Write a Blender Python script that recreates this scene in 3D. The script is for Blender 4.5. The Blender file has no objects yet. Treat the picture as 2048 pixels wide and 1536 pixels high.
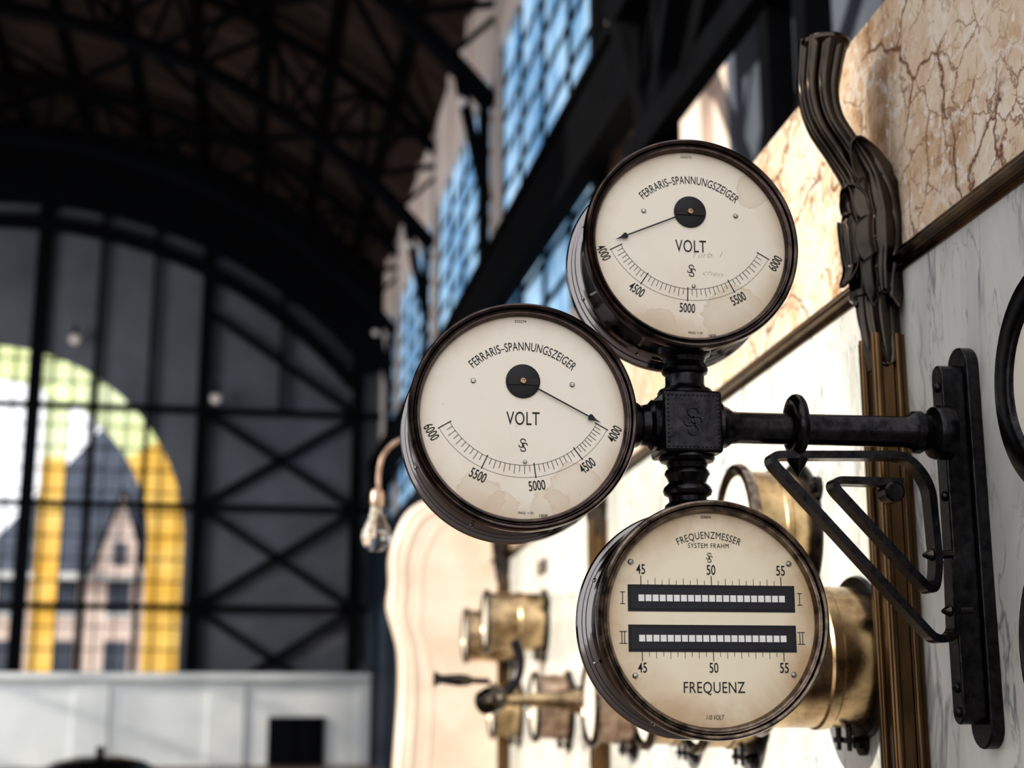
import bpy, bmesh, math, random
from mathutils import Vector, Matrix
random.seed(7)
C=bpy.context; D=bpy.data
rad=math.radians
# ------------------------------------------------------------ camera frame
FPX=2850.0
ps=rad(7.6); pt=rad(12.5)
F=Vector((math.sin(ps)*math.cos(pt), math.cos(ps)*math.cos(pt), math.sin(pt)))
R=Vector((math.cos(ps),-math.sin(ps),0)); U=R.cross(F)
def ray(u,v): return F+R*((u-1024)/FPX)-U*((v-768)/FPX)
def onY(u,v,Y):
    d=ray(u,v); return d*(Y/d.y)
def onX(u,v,X):
    d=ray(u,v); return d*(X/d.x)
EYE=1.6
# ------------------------------------------------------------ materials
def newmat(name):
    m=D.materials.new(name); m.use_nodes=True
    nt=m.node_tree; b=nt.nodes['Principled BSDF']; return m,nt,b
def coords(nt,scale=(1,1,1),rot=(0,0,0)):
    tc=nt.nodes.new('ShaderNodeTexCoord'); mp=nt.nodes.new('ShaderNodeMapping')
    mp.inputs['Scale'].default_value=scale; mp.inputs['Rotation'].default_value=rot
    nt.links.new(tc.outputs['Object'],mp.inputs[0]); return mp.outputs[0]
def noise(nt,vec,scale,detail=5,rough=.6,dist=0):
    n=nt.nodes.new('ShaderNodeTexNoise'); n.inputs['Scale'].default_value=scale
    n.inputs['Detail'].default_value=detail; n.inputs['Roughness'].default_value=rough
    n.inputs['Distortion'].default_value=dist
    nt.links.new(vec,n.inputs['Vector']); return n.outputs['Fac']
def ramp(nt,fac,stops):
    r=nt.nodes.new('ShaderNodeValToRGB'); e=r.color_ramp.elements
    while len(e)<len(stops): e.new(.5)
    for i,(p,c) in enumerate(stops):
        e[i].position=p; e[i].color=(*c,1) if len(c)==3 else c
    nt.links.new(fac,r.inputs[0]); return r.outputs[0]
def mathn(nt,op,a,b=None,clamp=False):
    n=nt.nodes.new('ShaderNodeMath'); n.operation=op; n.use_clamp=clamp
    for i,x in enumerate((a,b)):
        if x is None: continue
        if isinstance(x,(int,float)): n.inputs[i].default_value=x
        else: nt.links.new(x,n.inputs[i])
    return n.outputs[0]
def mixc(nt,fac,a,b,mode='MIX'):
    n=nt.nodes.new('ShaderNodeMix'); n.data_type='RGBA'; n.blend_type=mode
    for s,x in ((0,fac),(6,a),(7,b)):
        if isinstance(x,(int,float)): n.inputs[s].default_value=x
        elif isinstance(x,tuple): n.inputs[s].default_value=(*x,1)
        else: nt.links.new(x,n.inputs[s])
    return n.outputs[2]
def bump(nt,b,h,strength=.3,dist=.002):
    n=nt.nodes.new('ShaderNodeBump'); n.inputs['Strength'].default_value=strength
    n.inputs['Distance'].default_value=dist
    nt.links.new(h,n.inputs['Height']); nt.links.new(n.outputs[0],b.inputs['Normal'])
def surf(name,c1,c2,rough=.5,metal=0,scale=20,bs=.15,sc=(1,1,1),coat=0,bd=.001,spec=.5,rv=.25):
    m,nt,b=newmat(name); v=coords(nt,sc); f=noise(nt,v,scale,6)
    nt.links.new(ramp(nt,f,[(.3,c1),(.7,c2)]),b.inputs['Base Color'])
    b.inputs['Metallic'].default_value=metal; b.inputs['Specular IOR Level'].default_value=spec
    r=mathn(nt,'MULTIPLY_ADD',f,rv); r.node.inputs[2].default_value=rough-rv*.5
    nt.links.new(r,b.inputs['Roughness'])
    b.inputs['Coat Weight'].default_value=coat; b.inputs['Coat Roughness'].default_value=.04
    if bs: bump(nt,b,noise(nt,v,scale*4,4),bs,bd)
    return m
def glow(name,c1,c2,strength,scale=1.0,sc=(1,1,1)):
    m,nt,b=newmat(name); v=coords(nt,sc); f=noise(nt,v,scale,4)
    col=ramp(nt,f,[(.35,c1),(.68,c2)])
    nt.links.new(col,b.inputs['Base Color']); nt.links.new(col,b.inputs['Emission Color'])
    b.inputs['Emission Strength'].default_value=strength; b.inputs['Roughness'].default_value=.3
    return m
M={}
M['iron']=surf('black_iron',(.010,.010,.012),(.046,.043,.045),.24,.9,60,.3)
M['enamel']=surf('polished_dark_steel',(.19,.175,.17),(.27,.25,.24),.10,1,4,0,coat=.3,rv=.06)
M['bezel']=surf('bronzed_steel',(.024,.019,.018),(.11,.082,.072),.19,1,30,.10)
M['bezel2']=surf('worn_bronze',(.030,.025,.022),(.28,.22,.17),.24,1,45,.15)
M['brass']=surf('aged_brass',(.11,.07,.035),(.74,.56,.34),.28,1,11,.3)
M['copper']=surf('dull_copper',(.22,.14,.10),(.56,.43,.34),.4,1,16,.2)
M['oldbrass']=surf('dark_brass',(.022,.015,.009),(.22,.135,.065),.20,1,12,.1,(1,1,.15))
M['bronze']=surf('dark_bronze',(.028,.025,.023),(.085,.070,.056),.16,1,7,0,rv=.1)
M['ink']=surf('black_ink',(.006,.006,.008),(.010,.010,.010),.6,0,40,0)
M['grayink']=surf('faded_pencil',(.42,.34,.30),(.55,.46,.42),.8,0,40,0)
M['slot']=surf('matt_black_slot',(.005,.005,.009),(.010,.010,.018),.5,0,30,0)
M['reed']=surf('white_reed',(.78,.77,.73),(.88,.87,.83),.5,0,80,0)
M['screw']=surf('nickel_screw',(.20,.19,.17),(.5,.48,.43),.3,1,90,.1)
M['goldscrew']=surf('brass_screw',(.30,.21,.12),(.52,.39,.24),.35,1,90,.1)
M['hubbar']=surf('dark_hub_bar',(.012,.010,.010),(.03,.024,.02),.35,.6,30,0)
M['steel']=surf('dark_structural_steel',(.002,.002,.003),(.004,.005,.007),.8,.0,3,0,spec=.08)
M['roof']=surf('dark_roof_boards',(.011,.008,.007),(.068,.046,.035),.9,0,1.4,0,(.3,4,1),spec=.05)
M['cream']=surf('cream_plaster',(.72,.59,.52),(.88,.77,.70),.85,0,.8,0)
M['greywall']=surf('grey_plaster',(.095,.097,.108),(.155,.157,.175),.9,0,.5,0,spec=.1)
M['darkpanel']=surf('dark_wall_panelling',(.008,.011,.018),(.02,.03,.045),.7,0,1.5,0,spec=.1)
M['bluepanel']=surf('slate_blue_panel',(.06,.075,.10),(.11,.13,.17),.7,0,1.5,0)
M['parapet']=surf('painted_white_wall',(.58,.60,.60),(.70,.71,.69),.7,0,1,0)
M['floor']=surf('tiled_floor',(.09,.065,.05),(.15,.11,.085),.4,0,2,0)
M['brick']=surf('pale_pink_stone',(.62,.47,.40),(.82,.70,.63),.9,0,1.2,0)
M['slate']=surf('grey_blue_slate',(.030,.038,.058),(.09,.11,.15),.7,0,1.5,0)
M['peach']=surf('peach_marble',(.66,.50,.38),(.88,.77,.65),.35,0,2.2,0)
M['blueglass']=glow('blue_glowing_glass',(.045,.17,.34),(.52,.74,.94),.92,1.1,(1,1.2,.5))  # emission and pale streaks stand in for daylight behind the panes
M['amber']=glow('amber_stained_glass',(.80,.42,.03),(1.0,.66,.18),.55,.6)  # self-glowing, in place of sky light coming through
M['lime']=glow('pale_green_stained_glass',(.66,.70,.26),(.86,.94,.62),.70,.35)  # glow put into the glass as backlight
M['lampglow']=glow('frosted_lamp_glass',(.5,.42,.38),(.7,.62,.56),.20,3)
def glassmat():
    m,nt,b=newmat('clear_bulb_glass'); v=coords(nt)
    f=noise(nt,v,30,2); r=mathn(nt,'MULTIPLY',f,.05); nt.links.new(r,b.inputs['Roughness'])
    b.inputs['Transmission Weight'].default_value=1; b.inputs['IOR'].default_value=1.35
    return m
M['glass']=glassmat()
FY=.012
def dialmat(name,base,stain,lo,dn,blots=()):
    m,nt,b=newmat(name); v=coords(nt)
    sep=nt.nodes.new('ShaderNodeSeparateXYZ'); nt.links.new(v,sep.inputs[0])
    x2=mathn(nt,'MULTIPLY',sep.outputs[0],sep.outputs[0]); z2=mathn(nt,'MULTIPLY',sep.outputs[2],sep.outputs[2])
    r=mathn(nt,'SQRT',mathn(nt,'ADD',x2,z2))
    n1=noise(nt,v,11,5,.6,.4); n2=noise(nt,v,6,3)
    edge=mathn(nt,'MULTIPLY',mathn(nt,'SUBTRACT',r,lo,True),14.0)
    down=mathn(nt,'MULTIPLY',mathn(nt,'SUBTRACT',-.02,sep.outputs[2],True),dn)
    f=mathn(nt,'ADD',mathn(nt,'MULTIPLY',edge,n1),mathn(nt,'MULTIPLY',down,n2))
    f=mathn(nt,'ADD',f,mathn(nt,'MULTIPLY',mathn(nt,'SUBTRACT',n1,.5),.35))
    mx=lambda k: tuple(a*(1-k)+bb*k for a,bb in zip(base,stain))
    c=ramp(nt,f,[(0.02,base),(.20,mx(.25)),(.35,mx(.55)),(.60,stain)])
    nz=noise(nt,v,26,5,.65)
    for (bx,bz,br) in blots:
        vm=nt.nodes.new('ShaderNodeVectorMath'); vm.operation='DISTANCE'; nt.links.new(v,vm.inputs[0]); vm.inputs[1].default_value=(bx,FY,bz)
        d=mathn(nt,'ADD',mathn(nt,'DIVIDE',vm.outputs['Value'],br),mathn(nt,'MULTIPLY',mathn(nt,'SUBTRACT',nz,.5),1.1))
        fac=ramp(nt,d,[(.55,(.28,)*3),(.90,(.38,)*3),(.97,(.7,)*3),(1.0,(0,)*3)])
        c=mixc(nt,fac,c,mx(.85))
    sp=noise(nt,v,160,2)
    c=mixc(nt,ramp(nt,sp,[(.71,(0,0,0)),(.78,(.4,.4,.4))]),c,(.35,.26,.18))
    nt.links.new(c,b.inputs['Base Color']); b.inputs['Roughness'].default_value=.45
    b.inputs['Coat Weight'].default_value=.25; b.inputs['Coat Roughness'].default_value=.05
    return m
M['dial']=dialmat('aged_cream_dial',(.84,.78,.66),(.62,.48,.32),.125,2.2)
M['dialA']=dialmat('aged_cream_dial_brown_lower_edge',(.85,.785,.655),(.58,.43,.27),.124,2.4,((.075,-.125,.055),(-.06,-.140,.03),(.11,.10,.03)))
M['dialB']=dialmat('aged_cream_dial_water_stained',(.85,.785,.655),(.60,.44,.28),.130,1.8,((-.070,-.135,.040),(-.035,-.150,.030),(.085,-.120,.048),(.045,-.150,.035)))
M['dial2']=dialmat('yellowed_dial',(.86,.76,.57),(.56,.39,.22),.100,.7)
def vorocrack(nt,v,s,wid,stt,m0,m1,warpamt=.10):
    nn=nt.nodes.new('ShaderNodeTexNoise'); nn.inputs['Scale'].default_value=s*1.3; nn.inputs['Detail'].default_value=5; nn.inputs['Roughness'].default_value=.65; nt.links.new(v,nn.inputs['Vector'])
    warp=mixc(nt,warpamt,v,nn.outputs['Color'])
    vo=nt.nodes.new('ShaderNodeTexVoronoi'); vo.feature='DISTANCE_TO_EDGE'; vo.inputs['Scale'].default_value=s
    nt.links.new(warp,vo.inputs['Vector'])
    fac=ramp(nt,vo.outputs['Distance'],[(.0,(stt,)*3),(wid,(0,)*3)])
    return mathn(nt,'MULTIPLY',fac,ramp(nt,noise(nt,v,s*.6,3),[(m0,(0,)*3),(m1,(1,)*3)]))
def white_marble():
    m,nt,b=newmat('white_veined_marble'); v=coords(nt,(1,2.0,.6),(rad(35),0,0))
    col=ramp(nt,noise(nt,v,2.2,5,.6,.5),[(.34,(.61,.61,.575)),(.50,(.75,.745,.70)),(.64,(.85,.84,.78))])
    for s,w,vc,stt,thr,off in ((2.6,.020,(.25,.27,.28),.85,.42,.5),(5.2,.016,(.32,.33,.31),.7,.44,.53),(9,.013,(.38,.37,.32),.5,.46,.48)):
        n=noise(nt,v,s,5,.55,.5)
        a=mathn(nt,'ABSOLUTE',mathn(nt,'SUBTRACT',n,off))
        fac=mathn(nt,'MULTIPLY',ramp(nt,a,[(0,(stt,)*3),(w,(0,)*3)]),ramp(nt,noise(nt,v,s*.6+1,2),[(thr,(0,)*3),(thr+.12,(1,)*3)]))
        col=mixc(nt,fac,col,vc)
    nt.links.new(col,b.inputs['Base Color']); b.inputs['Roughness'].default_value=.22
    b.inputs['Coat Weight'].default_value=.4; b.inputs['Coat Roughness'].default_value=.06
    return m
def breccia():
    m,nt,b=newmat('salmon_breccia_marble'); v=coords(nt)
    col=ramp(nt,noise(nt,v,4.0,8,.72,.3),[(.34,(.46,.29,.17)),(.44,(.72,.52,.35)),(.56,(.87,.73,.57))])
    n2=nt.nodes.new('ShaderNodeTexNoise'); n2.inputs['Scale'].default_value=20; nt.links.new(v,n2.inputs['Vector'])
    vo=nt.nodes.new('ShaderNodeTexVoronoi'); vo.inputs['Scale'].default_value=30; nt.links.new(mixc(nt,.06,v,n2.outputs['Color']),vo.inputs['Vector'])
    fac=mathn(nt,'MULTIPLY',ramp(nt,vo.outputs['Distance'],[(.20,(.9,)*3),(.28,(0,)*3)]),ramp(nt,noise(nt,v,6,3),[(.46,(0,)*3),(.50,(1,)*3)]))
    col=mixc(nt,fac,col,(.92,.86,.77))
    col=mixc(nt,vorocrack(nt,v,9,.07,.85,.42,.52),col,(.92,.85,.74))
    col=mixc(nt,vorocrack(nt,v,3.6,.020,1.0,.42,.50,.12),col,(.18,.08,.045))
    col=mixc(nt,vorocrack(nt,v,9.5,.030,.85,.45,.53,.07),col,(.27,.13,.07))
    col=mixc(nt,vorocrack(nt,v,23,.05,.65,.47,.55,.04),col,(.36,.20,.12))
    nt.links.new(col,b.inputs['Base Color']); b.inputs['Roughness'].default_value=.22
    b.inputs['Coat Weight'].default_value=.4; b.inputs['Coat Roughness'].default_value=.06
    return m
M['marble']=white_marble(); M['breccia']=breccia()
# ------------------------------------------------------------ mesh builder
class MB:
    def __init__(s): s.v=[];s.f=[];s.m=[]
    def add(s,v,f,mat=0,T=None):
        o=len(s.v)
        for p in v:
            p=Vector(p); s.v.append(T@p if T else p)
        for q in f: s.f.append([i+o for i in q]); s.m.append(mat)
    def box(s,lo,hi,mat=0,T=None):
        x0,y0,z0=lo;x1,y1,z1=hi
        v=[(x0,y0,z0),(x1,y0,z0),(x1,y1,z0),(x0,y1,z0),(x0,y0,z1),(x1,y0,z1),(x1,y1,z1),(x0,y1,z1)]
        s.add(v,[(0,3,2,1),(4,5,6,7),(0,1,5,4),(1,2,6,5),(2,3,7,6),(3,0,4,7)],mat,T)
    def beam(s,a,b,w,h,mat=0,up=Vector((0,0,1))):
        a=Vector(a);b=Vector(b);d=(b-a);L=d.length;d.normalize()
        if abs(d.dot(up))>.98: up=Vector((1,0,0))
        sd=d.cross(up).normalized(); u2=sd.cross(d)
        T=Matrix((( sd.x,d.x,u2.x,a.x),(sd.y,d.y,u2.y,a.y),(sd.z,d.z,u2.z,a.z),(0,0,0,1)))
        s.box((-w/2,0,-h/2),(w/2,L,h/2),mat,T)
    def lathe(s,prof,org=(0,0,0),ax=(0,1,0),n=48,mat=0):
        ax=Vector(ax).normalized(); org=Vector(org)
        t=Vector((0,0,1)) if abs(ax.z)<.9 else Vector((1,0,0))
        a=ax.cross(t).normalized(); b=a.cross(ax)
        v=[];f=[]
        for (r,h) in prof:
            for i in range(n):
                th=2*math.pi*i/n
                v.append(org+ax*h+a*(r*math.cos(th))+b*(r*math.sin(th)))
        for j in range(len(prof)-1):
            for i in range(n):
                k=(i+1)%n; f.append((j*n+i,j*n+k,(j+1)*n+k,(j+1)*n+i))
        s.add(v,f,mat)
    def disc(s,r,y,n=64,mat=0,cx=0,cz=0):
        s.add([(cx+r*math.cos(2*math.pi*i/n),y,cz+r*math.sin(2*math.pi*i/n)) for i in range(n)],[tuple(range(n))],mat)
    def tube(s,path,rads,n=16,mat=0,lobes=0,lam=0,sy=1,frames=None):
        path=[Vector(p) for p in path]
        if not hasattr(rads,'__len__'): rads=[rads]*len(path)
        if not hasattr(lam,'__len__'): lam=[lam]*len(path)
        v=[];f=[];prev=None
        for i,p in enumerate(path):
            d=(path[min(i+1,len(path)-1)]-path[max(i-1,0)]).normalized()
            if prev is None:
                t=Vector((0,1,0)) if abs(d.y)<.9 else Vector((0,0,1))
            else: t=prev
            a=(t-d*t.dot(d)).normalized(); prev=a; b=d.cross(a)
            if frames is not None: frames.append((p,a,b,rads[i]))
            for k in range(n):
                th=2*math.pi*k/n; r=rads[i]*(1-lam[i]+2*lam[i]*abs(math.cos(lobes*th/2))**.7) if lobes else rads[i]
                v.append(p+a*(r*sy*math.cos(th))+b*(r*math.sin(th)))
        for j in range(len(path)-1):
            for k in range(n):
                q=(k+1)%n; f.append((j*n+k,j*n+q,(j+1)*n+q,(j+1)*n+k))
        f.append(tuple(range(n))[::-1]); f.append(tuple((len(path)-1)*n+k for k in range(n)))
        s.add(v,f,mat)
    def flatbar(s,path,th,w,mat=0):
        path=[Vector(p) for p in path]; v=[];f=[]
        for i,p in enumerate(path):
            d0=(p-path[i-1]).normalized() if i else None
            d1=(path[i+1]-p).normalized() if i<len(path)-1 else None
            d=((d0 or d1)+(d1 or d0)).normalized(); nrm=Vector((d.z,0,-d.x))
            for (a,b) in ((-1,-1),(1,-1),(1,1),(-1,1)):
                v.append(p+nrm*(a*th/2)+Vector((0,b*w/2,0)))
        for j in range(len(path)-1):
            for k in range(4):
                q=(k+1)%4; f.append((j*4+k,j*4+q,(j+1)*4+q,(j+1)*4+k))
        f.append((3,2,1,0)); e=(len(path)-1)*4; f.append((e,e+1,e+2,e+3))
        s.add(v,f,mat)
    def prism(s,poly,y0,y1,mat=0):
        n=len(poly)
        v=[(x,y0,z) for x,z in poly]+[(x,y1,z) for x,z in poly]
        f=[tuple(range(n)),tuple(range(2*n-1,n-1,-1))]+[(i,i+n,(i+1)%n+n,(i+1)%n) for i in range(n)]
        s.add(v,f,mat)
    def obj(s,name,mats,parent=None,bevel=0,smooth=True,**props):
        me=D.meshes.new(name); me.from_pydata([tuple(p) for p in s.v],[],s.f)
        for m in (mats if isinstance(mats,(list,tuple)) else [mats]): me.materials.append(M[m])
        for p,mi in zip(me.polygons,s.m): p.material_index=mi
        bm=bmesh.new(); bm.from_mesh(me); bmesh.ops.remove_doubles(bm,verts=bm.verts,dist=1e-6)
        bmesh.ops.recalc_face_normals(bm,faces=bm.faces); bm.to_mesh(me); bm.free()
        if smooth:
            for p in me.polygons: p.use_smooth=True
            me.set_sharp_from_angle(angle=rad(32))
        ob=D.objects.new(name,me); C.collection.objects.link(ob)
        if parent: ob.parent=parent
        if bevel:
            b=ob.modifiers.new('bevel','BEVEL'); b.width=bevel; b.segments=3; b.limit_method='ANGLE'; b.angle_limit=rad(40)
        for k,x in props.items(): ob[k]=x
        return ob
def flatmesh(v,f,name,mat,parent):
    me=D.meshes.new(name); me.from_pydata(v,[],f); me.materials.append(M[mat])
    ob=D.objects.new(name,me); C.collection.objects.link(ob); ob.parent=parent; return ob
def empty(name,loc,label,cat,group=None,rz=0):
    e=D.objects.new(name,None); e.empty_display_size=.05; e.location=loc; e.rotation_euler=(0,0,rz)
    C.collection.objects.link(e); e['label']=label; e['category']=cat
    if group: e['group']=group
    return e
HALL=[]
def fillet(pts,r,seg=7):
    pts=[Vector(p) for p in pts]; out=[pts[0]]
    for i in range(1,len(pts)-1):
        a,b,c=pts[i-1],pts[i],pts[i+1]
        d0=(a-b).normalized(); d1=(c-b).normalized()
        k=min(r,(a-b).length*.48,(c-b).length*.48)
        p0=b+d0*k;p1=b+d1*k
        for j in range(seg+1):
            t=j/seg; out.append(p0*(1-t)**2+b*2*t*(1-t)+p1*t*t)
    out.append(pts[-1]); return out
def smoothpath(pts,n=6):
    pts=[Vector(p) for p in pts]; P=[2*pts[0]-pts[1]]+pts+[2*pts[-1]-pts[-2]]; out=[]
    for i in range(1,len(P)-2):
        for j in range(n):
            t=j/n
            out.append(.5*((2*P[i])+(-P[i-1]+P[i+1])*t+(2*P[i-1]-5*P[i]+4*P[i+1]-P[i+2])*t*t+(-P[i-1]+3*P[i]-3*P[i+1]+P[i+2])*t**3))
    out.append(pts[-1]); return out
# ------------------------------------------------------------ lettering
def text_geo(s,thin=-.012,shear=0,space=1.0):
    cu=D.curves.new('t','FONT'); cu.body=s; cu.size=1; cu.offset=thin; cu.resolution_u=4; cu.shear=shear; cu.space_character=space
    ob=D.objects.new('t',cu); C.collection.objects.link(ob); C.view_layer.update()
    ev=ob.evaluated_get(C.evaluated_depsgraph_get()); me=ev.to_mesh()
    v=[(p.co.x,p.co.y) for p in me.vertices]; f=[tuple(p.vertices) for p in me.polygons]
    ev.to_mesh_clear(); D.objects.remove(ob); D.curves.remove(cu)
    return v,f
class Marks:
    def __init__(s,y): s.v=[];s.f=[];s.y=y
    def addvf(s,v,f):
        o=len(s.v); s.v+= [(x,s.y,z) for x,z in v]; s.f+=[tuple(i+o for i in q) for q in f]
    def text(s,t,x,z,w,h,rot=0,bend=None,thin=0.0,shear=0,space=1.0):
        v,f=text_geo(t,thin,shear,space)
        xs=[p[0] for p in v]; ys=[p[1] for p in v]
        cx=(min(xs)+max(xs))/2; cy=(min(ys)+max(ys))/2
        sx=w/(max(xs)-min(xs)); sy=h/(max(ys)-min(ys))
        out=[]
        for a,b in v:
            a=(a-cx)*sx; b=(b-cy)*sy
            if bend:
                th=a/bend; a2=(bend+b)*math.sin(th); b2=(bend+b)*math.cos(th)-bend
            else: a2,b2=a,b
            c,q=math.cos(rot),math.sin(rot)
            out.append((x+a2*c-b2*q, z+a2*q+b2*c))
        s.addvf(out,f)
    def line(s,a,b,w):
        a=Vector(a);b=Vector(b);d=(b-a).normalized();n=Vector((-d.y,d.x))*w/2
        s.addvf([tuple(a-n),tuple(b-n),tuple(b+n),tuple(a+n)],[(0,1,2,3)])
    def rect(s,x0,z0,x1,z1): s.addvf([(x0,z0),(x1,z0),(x1,z1),(x0,z1)],[(0,1,2,3)])
    def arc(s,cx,cz,r,a0,a1,w,n=60):
        v=[];f=[]
        for i in range(n+1):
            t=a0+(a1-a0)*i/n
            for rr in (r-w/2,r+w/2): v.append((cx+rr*math.sin(t),cz-rr*math.cos(t)))
        for i in range(n): f.append((2*i,2*i+1,2*i+3,2*i+2))
        s.addvf(v,f)
    def stroke(s,pts,w):
        pts=[Vector(p) for p in pts]; v=[];f=[]
        for i,p in enumerate(pts):
            d=(pts[min(i+1,len(pts)-1)]-pts[max(i-1,0)]).normalized(); n=Vector((-d.y,d.x))*w/2
            v+=[tuple(p-n),tuple(p+n)]
        for i in range(len(pts)-1): f.append((2*i,2*i+2,2*i+3,2*i+1))
        s.addvf(v,f)
    def emblem(s,x,z,h,w=.075):
        S=[(.50,.30),(.34,.47),(.05,.50),(-.28,.42),(-.38,.22),(-.18,.06),(.18,-.06),(.38,-.22),(.28,-.42),(-.05,-.50),(-.34,-.47),(-.50,-.30)]
        for ox,oz in ((-.07,.16),(.07,-.16)):
            p=[(a.x,a.y) for a in smoothpath([(q[0],q[1],0) for q in S],4)]
            P=[]
            for a,b in p:
                a*=.44*h; b*=.68*h; th=rad(-14); c,q=math.cos(th),math.sin(th)
                P.append((x+ox*h+a*c-b*q, z+oz*h+a*q+b*c))
            s.stroke(P,w*h)
    def obj(s,name,mat,parent): return flatmesh(s.v,s.f,name,mat,parent)
def put(e,name,mat,t,*a,y=None,**k):
    m=Marks(FY-.0006 if y is None else y); m.text(t,*a,**k); return m.obj(name,mat,e)
def gauge_shell(e,bezmat,dialm):
    b=MB(); b.lathe([(.1632,.016),(.1636,.004),(.1660,-.001),(.1685,-.0015),(.1700,.002),(.1725,.001),(.1750,-.004),(.1785,-.0055),(.1818,-.003),(.1835,.004),(.1835,.014),(.1800,.018),(.1795,.024),(.168,.028)],n=128)
    b.obj('bezel',bezmat,e,label='dark bronzed metal rim with worn edges')
    b=MB(); b.lathe([(.170,.024),(.1715,.030),(.1690,.034),(.1670,.040),(.1668,.132),(.1695,.136),(.1740,.138),(.1745,.143),(.1715,.146),(.1720,.150),(.1780,.152),(.1785,.156),(.1765,.159),(.1840,.161),(.1862,.166),(.1850,.175),(.1795,.182),(.12,.188),(0.0001,.188)],n=128)
    for k in range(8):
        th=rad(22+45*k); d=Vector((math.cos(th),0,math.sin(th)))
        b.lathe([(.0050,0),(.0050,.0015),(.003,.0035),(.0002,.004)],org=d*.1720+Vector((0,.1405,0)),ax=d,n=12)
    b.obj('case','enamel',e,label='polished dark steel drum-shaped case')
    b=MB(); b.disc(.166,FY,n=96); b.obj('dial',dialm,e)
def ruler(vals,v):
    for (a0,x0),(a1,x1) in zip(vals,vals[1:]):
        if a0<=v<=a1: return x0+(x1-x0)*(v-a0)/(a1-a0)
def voltmeter(loc,serial,needle_deg,knots,extra):
    e=empty('voltmeter',loc,'','gauge')
    gauge_shell(e,'bezel','dialA' if extra else 'dialB'); pz=.057
    put(e,'title_lettering','ink','FERRARIS–SPANNUNGSZEIGER',0,-.007+.1215,.184,.0142,bend=.1215,thin=0,space=1.05)
    put(e,'unit_lettering','ink','VOLT',0,-.003,.053,.0215,thin=0,space=1.06)
    m=Marks(FY-.0006); m.emblem(0,-.046,.0200); m.obj('maker_emblem','ink',e)
    put(e,'serial_number','ink',serial,-.004,.1555,.019,.0042)
    put(e,'small_lettering','ink','FREQ. = 50',.004,-.1535,.024,.0042)
    put(e,'small_lettering','ink','1808',.032,-.157,.013,.0045)
    ks=[(v,rad(a)) for v,a in knots]
    a0=ks[0][1];a1=ks[-1][1]
    for i in range(0,41,10):
        a=ruler(ks,4000+50*i); put(e,'numeral','ink',str(4000+50*i),.1680*math.sin(a),pz-.1680*math.cos(a),.0265,.0160,rot=a,thin=.008)
    m=Marks(FY-.0006)
    m.arc(0,pz,.1350,a0,a1,.0006); m.arc(0,pz,.1545,a0,a1,.0005)
    for i in range(41):
        v=4000+50*i; a=ruler(ks,v); big=(i%10==0)
        r0,r1=(.1320,.1565) if big else (.1350,.1490 if i%2==0 else .1455)
        m.line((r0*math.sin(a),pz-r0*math.cos(a)),(r1*math.sin(a),pz-r1*math.cos(a)),.0016 if big else .0008)
    m.obj('scale_marks','ink',e)
    if extra:
        put(e,'handwriting','grayink','Turb. 1',.029,-.017,.052,.0095,rot=rad(3),shear=.4,thin=-.02,y=FY-.0005)
        put(e,'handwriting','grayink','chen',.037,-.049,.034,.008,rot=rad(-4),shear=.4,thin=-.02,y=FY-.0005)
    hb=MB(); hb.lathe([(.0275,FY-.0005),(.0275,FY-.0025),(.0265,FY-.003),(.0001,FY-.003)],org=(0,0,pz),n=48); hb.obj('hub','ink',e)
    hb=MB(); hb.box((-.0255,FY-.0045,pz-.0065),(.0255,FY-.0028,pz+.0055)); hb.obj('hub_bar','hubbar',e,bevel=.0006)
    hb=MB(); hb.lathe([(.0050,FY-.004),(.0050,FY-.0065),(.0040,FY-.0075),(.0025,FY-.0075),(.0018,FY-.006),(.0001,FY-.006)],org=(0,0,pz),n=24); hb.obj('hub_screw','goldscrew',e)
    a=rad(needle_deg); d=Vector((math.sin(a),-math.cos(a))); n=Vector((-d.y,d.x)); c=Vector((0,pz))
    prof=[(.024,.0011),(.118,.0010),(.1195,.0048),(.1225,.0050),(.1300,.0016),(.1400,.0001)]
    L=[c+d*r+n*w for r,w in prof]+[c+d*r-n*w for r,w in reversed(prof)]
    q=MB(); q.prism([(p.x,p.y) for p in L],FY-.0055,FY-.0045); q.obj('needle','ink',e)
    for (x,z,r) in ((-.0795,.056,.0042),(.0795,.054,.0042),(.003,-.0725,.0034)):
        q=MB(); q.lathe([(r,FY-.0004),(r,FY-.0014),(r*.7,FY-.0028),(.0001,FY-.0032)],org=(x,0,z),n=20); q.obj('screw','screw',e)
    return e
G1=Vector((.600,2.215,.747)); G2=Vector((.310,2.180,.438)); G3=Vector((.600,2.150,.122))
g=voltmeter(G1,'232272',-67,[(4000,-62.5),(4500,-34),(5000,-3),(5500,28),(6000,60)],True)
g['label']='round cream voltmeter with pencil marks on dial, above the pipe stem'; g['group']='round dial gauges on the pipe bracket'
g=voltmeter(G2,'232274',62.5,[(4000,61),(4500,37.5),(5000,7.5),(5500,-25),(6000,-59.5)],False)
g['label']='round cream voltmeter with reversed scale, on the side pipe outlet'; g['group']='round dial gauges on the pipe bracket'
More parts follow.
